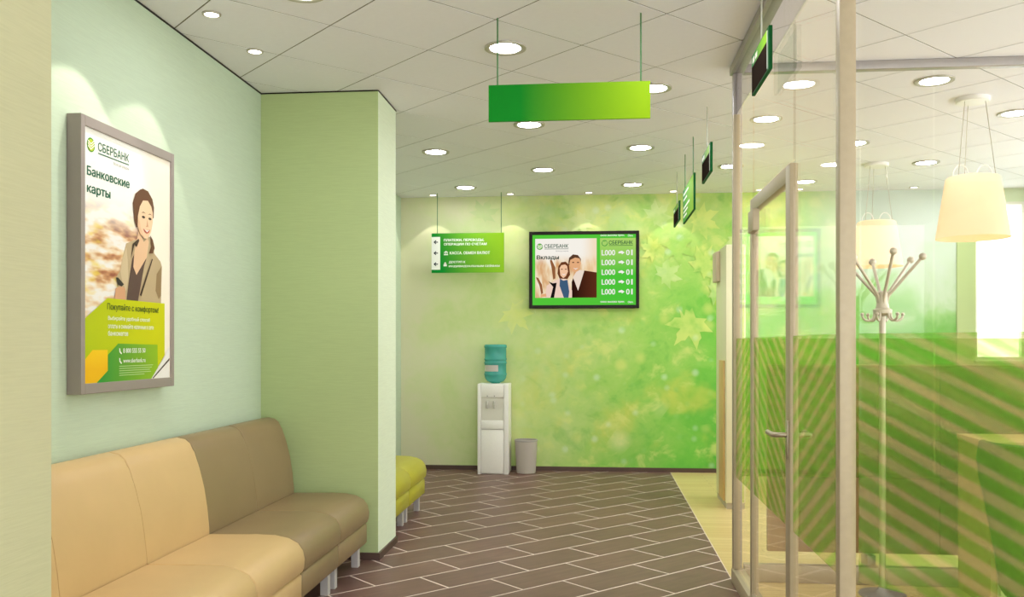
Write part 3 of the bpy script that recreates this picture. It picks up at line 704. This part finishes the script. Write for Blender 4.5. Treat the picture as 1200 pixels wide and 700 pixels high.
# ------------------------------------------------------------------ ceiling lamps
M_LAMP = emis('downlight_glow', (248, 250, 255), DOWN_L)
M_SPOTG = emis('spot_glow', (255, 246, 226), 8)
M_RING = pbr('downlight_ring', (182, 176, 162), .4, metal=.2)
def downlight(label, x, y, group):
    d = thing('downlight', label, 'ceiling lamp', (x, y, H), group=group)
    bm = bmesh.new(); n = 36
    prof = [(.116, -.0005), (.114, -.009), (.098, -.011), (.084, -.006), (.083, -.0005)]
    lathe(bm, prof, n, cap=False); part('trim_ring', bm, M_RING, d, 40)
    bm = bmesh.new(); bmesh.ops.create_circle(bm, cap_ends=True, segments=32, radius=.0835, matrix=Matrix.Translation((0, 0, -.004)))
    me = bpy.data.meshes.new('diffuser'); bm.to_mesh(me); bm.free()
    if me.polygons[0].normal.z > 0: me.flip_normals()
    link_mesh('diffuser', me, M_LAMP, d); return d
ORD = ['first', 'second', 'third', 'fourth', 'fifth', 'sixth', 'seventh']
lamps = []
for i in range(-3, 8):
    for k in range(-4, 8):
        x, y = ab(3.075+1.2085*i, -3.783-1.2085*k)
        if not (XL+.3 < x < XR-.2 and 2.9 < y < YB-.3): continue
        if x < XP+.13 and YP0-.15 < y < YP1+.15: continue
        if abs(x-XG) < .14 or (x > XG and y < 5.2): continue
        lamps.append((x, y))
cols = sorted({round(x, 1) for x, _ in lamps})
cor = [c for c in cols if c < XG]; offc = [c for c in cols if c > XG]
first = None
for x, y in lamps:
    c = round(x, 1); rank = ORD[sorted((-q for p_, q in lamps if round(p_, 1) == c)).index(-y)]
    if c in cor:
        row = ('in the corridor row on the seats side', 'in the middle corridor row', 'in the corridor row beside the glass')[min(2, cor.index(c))]
        lab, gp = 'round recessed downlight %s, %s from the mural' % (row, rank), 'corridor downlights'
    else:
        lab, gp = 'round recessed downlight in the %s office row from the glass, %s from the mural' % (ORD[offc.index(c)], rank), 'office downlights'
    if first is None: first = downlight(lab, x, y, gp)
    else: copy_tree(first, (x, y, H), lab, gp)

def aim(src, dst):
    return (Vector(dst)-Vector(src)).to_track_quat('-Z', 'Y').to_euler()
def spot(label, x, y, target, group, power):
    d = thing('accent_spot', label, 'ceiling lamp', (x, y, H), group=group)
    bm = bmesh.new(); lathe(bm, [(.046, -.0005), (.045, -.006), (.036, -.008), (.034, -.0005)], 24, cap=False); part('trim_ring', bm, M_RING, d, 40)
    bm = bmesh.new(); bmesh.ops.create_circle(bm, cap_ends=True, segments=24, radius=.0345, matrix=Matrix.Translation((0, 0, -.005)))
    me = bpy.data.meshes.new('diffuser'); bm.to_mesh(me); bm.free()
    if me.polygons[0].normal.z > 0: me.flip_normals()
    link_mesh('diffuser', me, M_SPOTG, d)
    ld = bpy.data.lights.new('accent_beam', 'SPOT'); ld.energy = power; ld.color = (1, .95, .82); ld.spot_size = math.radians(88); ld.spot_blend = .10; ld.shadow_soft_size = .008
    lo = bpy.data.objects.new('accent_beam', ld); COL.objects.link(lo); lo.location = (x, y, H-.012); lo.rotation_euler = aim((x, y, H), target)
for y, ty, pw, nm in ((3.66, 3.36, 1.0, 'third'), (4.217, 3.93, .8, 'second'), (4.774, 4.6, .12, 'first')):
    spot('small accent spot in the ceiling close to the poster wall, %s from the pilaster' % nm, -1.885, y, (-1.53, ty, 1.5), 'poster wall spots', SPOT_W*pw)
for i, x in enumerate((-1.774, -.932, -.091, .80)):
    spot('small accent spot in the corridor ceiling close to the mural, %s from the left wall' % ORD[i], x, 9.545, (x, 9.20, 1.5), 'mural spots', SPOT_W*.3)
for i, x in enumerate((2.1, 3.25)):
    spot('small accent spot in the office ceiling close to the mural, %s from the window' % ORD[1-i], x, 9.545, (x, 9.20, 1.5), 'office mural spots', SPOT_W*.06)

# pendant lamps
m = bpy.data.materials.new('cream_lamp_shade'); t = NT(m)
df = t.n('BsdfDiffuse', {'Color': lin((244, 232, 214))}); tl_ = t.n('BsdfTranslucent', {'Color': lin((250, 226, 188))})
e = t.n('Emission', {'Color': lin((255, 222, 166)), 'Strength': .16})
mx = t.n('MixShader', {0: .5, 1: df.outputs[0], 2: tl_.outputs[0]}); ad = t.n('AddShader', {0: mx.outputs[0], 1: e.outputs[0]}); t.surf(ad.outputs[0]); M_SHADE = m
M_BULB = emis('bulb_glow', (255, 206, 140), 4)
def pendant(label, x, y):
    p_ = thing('pendant_lamp', label, 'lamp', (x, y, H))
    part('ceiling_cap', lathe(bmesh.new(), [(.098, -.030), (.105, -.024), (.105, -.0005)], 32), M_WHITE, p_, 40)
    for k in range(3):
        an = math.radians(90+120*k)
        part('wire', tube(bmesh.new(), [(.075*math.cos(an), .075*math.sin(an), -.028), (.135*math.cos(an), .135*math.sin(an), -.525)], .0022, 6), M_STEEL, p_)
    for k in range(2):
        cx = -.075+.15*k
        part('wire_loop', tube(bmesh.new(), [(cx+.052*math.cos(PI*j/12), 0, -.525+.085*math.sin(PI*j/12)) for j in range(13)], .003, 8), M_WHITE, p_, 50)
    bm = bmesh.new()
    lathe(bm, [(.225, -.925), (.165, -.535), (.158, -.525), (.150, -.520), (.150, -.523), (.162, -.54), (.221, -.924), (.225, -.925)], 48, cap=False)
    bmesh.ops.remove_doubles(bm, verts=bm.verts[:], dist=.0001)
    part('lamp_shade', bm, M_SHADE, p_, 40)
    bm = bmesh.new(); box(bm, -.15, .15, -.004, .004, -.53, -.522); box(bm, -.004, .004, -.15, .15, -.53, -.522); lathe(bm, [(.02, -.62), (.02, -.53)], 12)
    part('lamp_holder', bm, M_WHITE, p_)
    part('bulb', ball(bmesh.new(), (0, 0, -.67), .048, 18), M_BULB, p_, 60)
pendant('cream tapered pendant lamp hanging above the desk', 2.463, 6.14)
pendant('cream tapered pendant lamp hanging close to the mural behind the coat stand', 2.496, 8.287)

# ------------------------------------------------------------------ water cooler and bin
wc = thing('water_cooler', 'white floor standing water cooler with a teal bottle against the mural', 'water cooler', (-1.264, 9.37, 0))
w, dp, hh = .330, .325, .958
bm = bmesh.new()
box(bm, 0, w, .02, dp, 0.0, hh, bev=.006)
part('cabinet', bm, M_WHITE, wc, 40)
M_COOL = pbr('cooler_front', (248, 244, 236), .4, var=.02, vscale=60)
bm = bmesh.new(); box(bm, .0, .036, 0, .0195, .0, hh-.004, bev=.004); box(bm, w-.05, w, 0, .0195, .0, hh-.004, bev=.004); part('side_trim', bm, M_WHITE, wc, 40)
bm = bmesh.new(); box(bm, .038, w-.052, .001, .0195, .012, .472, bev=.004); part('lower_door', bm, M_COOL, wc, 40)
bm = bmesh.new(); box(bm, .038, w-.052, -.006, .0195, .480, .570, bev=.008); part('drip_tray', bm, M_COOL, wc, 40)
bm = bmesh.new(); box(bm, .038, w-.052, .0, .0195, .815, hh-.004, bev=.006); part('upper_panel', bm, M_COOL, wc, 40)
part('dispenser_recess', bx(.040, w-.054, .0125, .0195, .572, .813), pbr('cooler_recess', (226, 222, 208), .5), wc)
for k in range(2):
    x = .105+.075*k
    tp = part('tap', lathe(bmesh.new(), [(.006, .70), (.012, .705), (.012, .735), (.016, .75), (.013, .775)], 14, x, -.010), pbr('tap_grey', (206, 202, 192), .3), wc, 40)
    part('tap_lever', bx(x-.014, x+.014, -.026, .012, .735, .742, bev=.002), pbr('tap_grey', (206, 202, 192), .3), tp)
    part('indicator', bx(x-.004, x+.004, -.003, .0, .826, .834), M_BLACK, wc)
mb = bpy.data.materials.new('teal_bottle'); t = NT(mb)
bs_ = t.n('BsdfPrincipled', {'Base Color': lin((92, 190, 184)), 'Roughness': .12}); tr = t.n('BsdfTransparent', {'Color': lin((150, 220, 212))})
mx = t.n('MixShader', {0: .62, 1: tr.outputs[0], 2: bs_.outputs[0]}); t.surf(mx.outputs[0])
bt = part('bottle', lathe(bmesh.new(), [(.04, .958), (.06, .968), (.095, .985), (.116, 1.02), (.119, 1.045), (.122, 1.05), (.122, 1.062), (.117, 1.07), (.117, 1.165), (.122, 1.172), (.122, 1.185), (.117, 1.192), (.117, 1.205), (.122, 1.212), (.122, 1.222), (.117, 1.23), (.117, 1.335), (.122, 1.342), (.122, 1.362), (.112, 1.375), (.02, 1.376)], 40, .173, .17), mb, wc, 40)
bm = bmesh.new(); n = 14; lo_, hi_ = [], []
for k in range(n+1):
    an = math.radians(-158+88*k/n); lo_.append(bm.verts.new((.173+.1192*math.cos(an), .17+.1192*math.sin(an), 1.088))); hi_.append(bm.verts.new((.173+.1192*math.cos(an), .17+.1192*math.sin(an), 1.155)))
for k in range(n): bm.faces.new((lo_[k], lo_[k+1], hi_[k+1], hi_[k]))
part('bottle_label', bm, pbr('bottle_label', (206, 196, 190), .5), bt)

wbn = thing('waste_bin', 'pale grey round waste bin beside the water cooler', 'bin', (-.760, 9.53, 0))
part('bin_body', lathe(bmesh.new(), [(.098, 0), (.103, .004), (.121, .345), (.117, .345), (.10, .012)], 40), pbr('bin_grey', (190, 180, 170), .45), wbn, 40)
part('bin_rim', lathe(bmesh.new(), [(.1215, .338), (.125, .342), (.125, .354), (.121, .357), (.116, .354), (.116, .342), (.1215, .338)], 40, cap=False), pbr('bin_rim', (170, 164, 158), .45), wbn, 40)

# ------------------------------------------------------------------ booth divider beyond the partition corner
bd = thing('booth_divider', 'tall narrow cream booth divider with a wooden lower strip beyond the partition corner', 'divider', (1.07, 7.58, 0))
M_CREAM = pbr('cream_laminate', (238, 234, 196), .45)
part('divider_panel', bx(0, .16, 0, .62, .05, 2.21, bev=.006), M_CREAM, bd, 40)
part('plinth', bx(.006, .154, .01, .61, 0, .05), pbr('plinth_grey', (190, 180, 160), .5), bd)
part('wood_strip', bx(-.014, -.0005, .06, .34, .06, 1.24, bev=.003), pbr('orange_wood', (222, 184, 120), .45, var=.1, vscale=6, vstretch=(8, 8, 1)), bd, 40)
part('sign_bracket', bx(-.035, -.0005, .36, .60, 1.93, 2.19, bev=.004), pbr('bracket_beige', (226, 206, 180), .5), bd, 40)
part('lime_strip', bx(.07, .145, -.006, -.0005, .06, 2.19), pbr('lime_laminate', (206, 222, 120), .45), bd)

# ------------------------------------------------------------------ office furniture behind the glass
sc_ = thing('office_screen', 'low brown veneer office screen standing behind the crossing glass partition', 'screen', (1.04, 5.60, 0))
for k in range(3):
    x0 = .0+1.02*k
    part('screen_panel', bx(x0, x0+1.015, 0, .035, .105, 1.238, bev=.003), M_BROWNWOOD, sc_, 40)
    part('top_trim', bx(x0, x0+1.015, -.004, .039, 1.2385, 1.252, bev=.002), M_BEECH, sc_, 40)
    part('foot', bx(x0+.58, x0+.63, -.05, .085, 0, .1045, bev=.004), M_ALU_D, sc_, 40)

M_COAT = pbr('coat_stand_metal', (206, 194, 174), .35, metal=.25)
cr = thing('coat_stand', 'metal coat stand with ball tipped arms and a ring of hooks', 'coat stand', (1.553, 5.05, 0))
part('pole', lathe(bmesh.new(), [(.017, .02), (.017, 1.54)], 24), M_COAT, cr, 40)
part('stand_base', lathe(bmesh.new(), [(.12, 0), (.124, .006), (.12, .014), (.045, .02), (.028, .035), (.02, .05)], 40), M_ALU_D, cr, 40)
part('collar', lathe(bmesh.new(), [(.026, 1.53), (.048, 1.545), (.050, 1.565), (.036, 1.572), (.030, 1.60), (.033, 1.66), (.02, 1.668)], 28), M_COAT, cr, 40)
for k in range(6):
    an = math.radians(-92+60*k); ca, sa = math.cos(an), math.sin(an)
    r1 = .205; zt = 1.845 + (.02 if k == 0 else 0)
    arm = part('arm', tube(bmesh.new(), [(.022*ca, .022*sa, 1.60), (.03*ca, .03*sa, 1.64), (.05*ca, .05*sa, 1.665), (r1*ca, r1*sa, zt)], .0085, 10), M_COAT, cr, 50)
    part('ball_tip', ball(bmesh.new(), (r1*ca, r1*sa, zt), .020, 14), M_COAT, arm, 60)
    an += math.radians(30); ca, sa = math.cos(an), math.sin(an)
    pts = [(.044*ca, .044*sa, 1.558)]+[((.075-.031*math.cos(PI*j/8))*ca, (.075-.031*math.cos(PI*j/8))*sa, 1.535-.03*math.sin(PI*j/8)) for j in range(9)]
    hk = part('hook', tube(bmesh.new(), pts, .006, 8), M_COAT, cr, 50)
    part('hook_tip', ball(bmesh.new(), (.106*ca, .106*sa, 1.54), .010, 10), M_COAT, hk, 60)

dk = thing('desk', 'beech veneer desk with a solid side panel behind the green chair', 'desk', (2.03, 4.83, 0))
part('side_panel', bx(.0, .035, .01, .43, 0, .838, bev=.002), M_BEECH, dk)
part('desktop', bx(-.004, 1.7, 0, .44, .8385, .87, bev=.003), pbr('desk_top_beech', (222, 196, 136), .4, var=.06, vscale=3, vstretch=(1, 14, 14)), dk)
part('pedestal', bx(.0355, .42, .012, .42, .04, .838, bev=.002), pbr('desk_cream', (236, 226, 194), .45), dk)
for k in range(3): part('drawer_front', bx(.045, .41, -.004, .0115, .06+.26*k, .305+.26*k, bev=.002), pbr('desk_cream', (236, 226, 194), .45), dk)
part('side_panel', bx(1.66, 1.695, .01, .43, 0, .838, bev=.002), M_BEECH, dk)

ch = thing('tub_chair', 'green upholstered tub chair with a tapered back drawn up to the desk', 'chair', (2.12, 4.47, 0))
M_CHAIR = pbr('green_upholstery', (92, 118, 18), .75, var=.06, vscale=30, bump=.2, bscale=300)
bm = bmesh.new(); rows = []
NS = 28
for z, rx, ry in ((.16, .16, .15), (.20, .185, .17), (.35, .20, .185), (.55, .235, .21), (.72, .258, .23), (.86, .278, .245), (.905, .272, .238), (.912, .255, .22), (.88, .235, .20), (.70, .215, .185), (.50, .20, .17)):
    ring = []
    for k in range(NS):
        an = 2*PI*k/NS
        ca, sa = math.cos(an), math.sin(an)
        ex = .72
        dipz = z
        if sa > .35 and z > .5: dipz = z-(sa-.35)*.55*(z-.5)/.4     # lower towards the desk
        ring.append(bm.verts.new((rx*math.copysign(abs(ca)**ex, ca), ry*math.copysign(abs(sa)**ex, sa), dipz)))
    rows.append(ring)
for A, B in zip(rows, rows[1:]):
    for k in range(NS): bm.faces.new((A[k], A[(k+1) % NS], B[(k+1) % NS], B[k]))
bm.faces.new(rows[0][::-1]); bm.faces.new(rows[-1])
part('shell', bm, M_CHAIR, ch, 60)
part('seat_cushion', lathe(bmesh.new(), [(.14, .46), (.17, .47), (.175, .50), (.16, .525), (.05, .53)], 32), M_CHAIR, ch, 60)
part('stem', lathe(bmesh.new(), [(.022, .02), (.022, .162)], 16), M_CHROME, ch, 40)
part('foot_disc', lathe(bmesh.new(), [(.20, 0), (.205, .006), (.19, .014), (.03, .024)], 36), M_CHROME, ch, 40)
print('tiles', tcount)
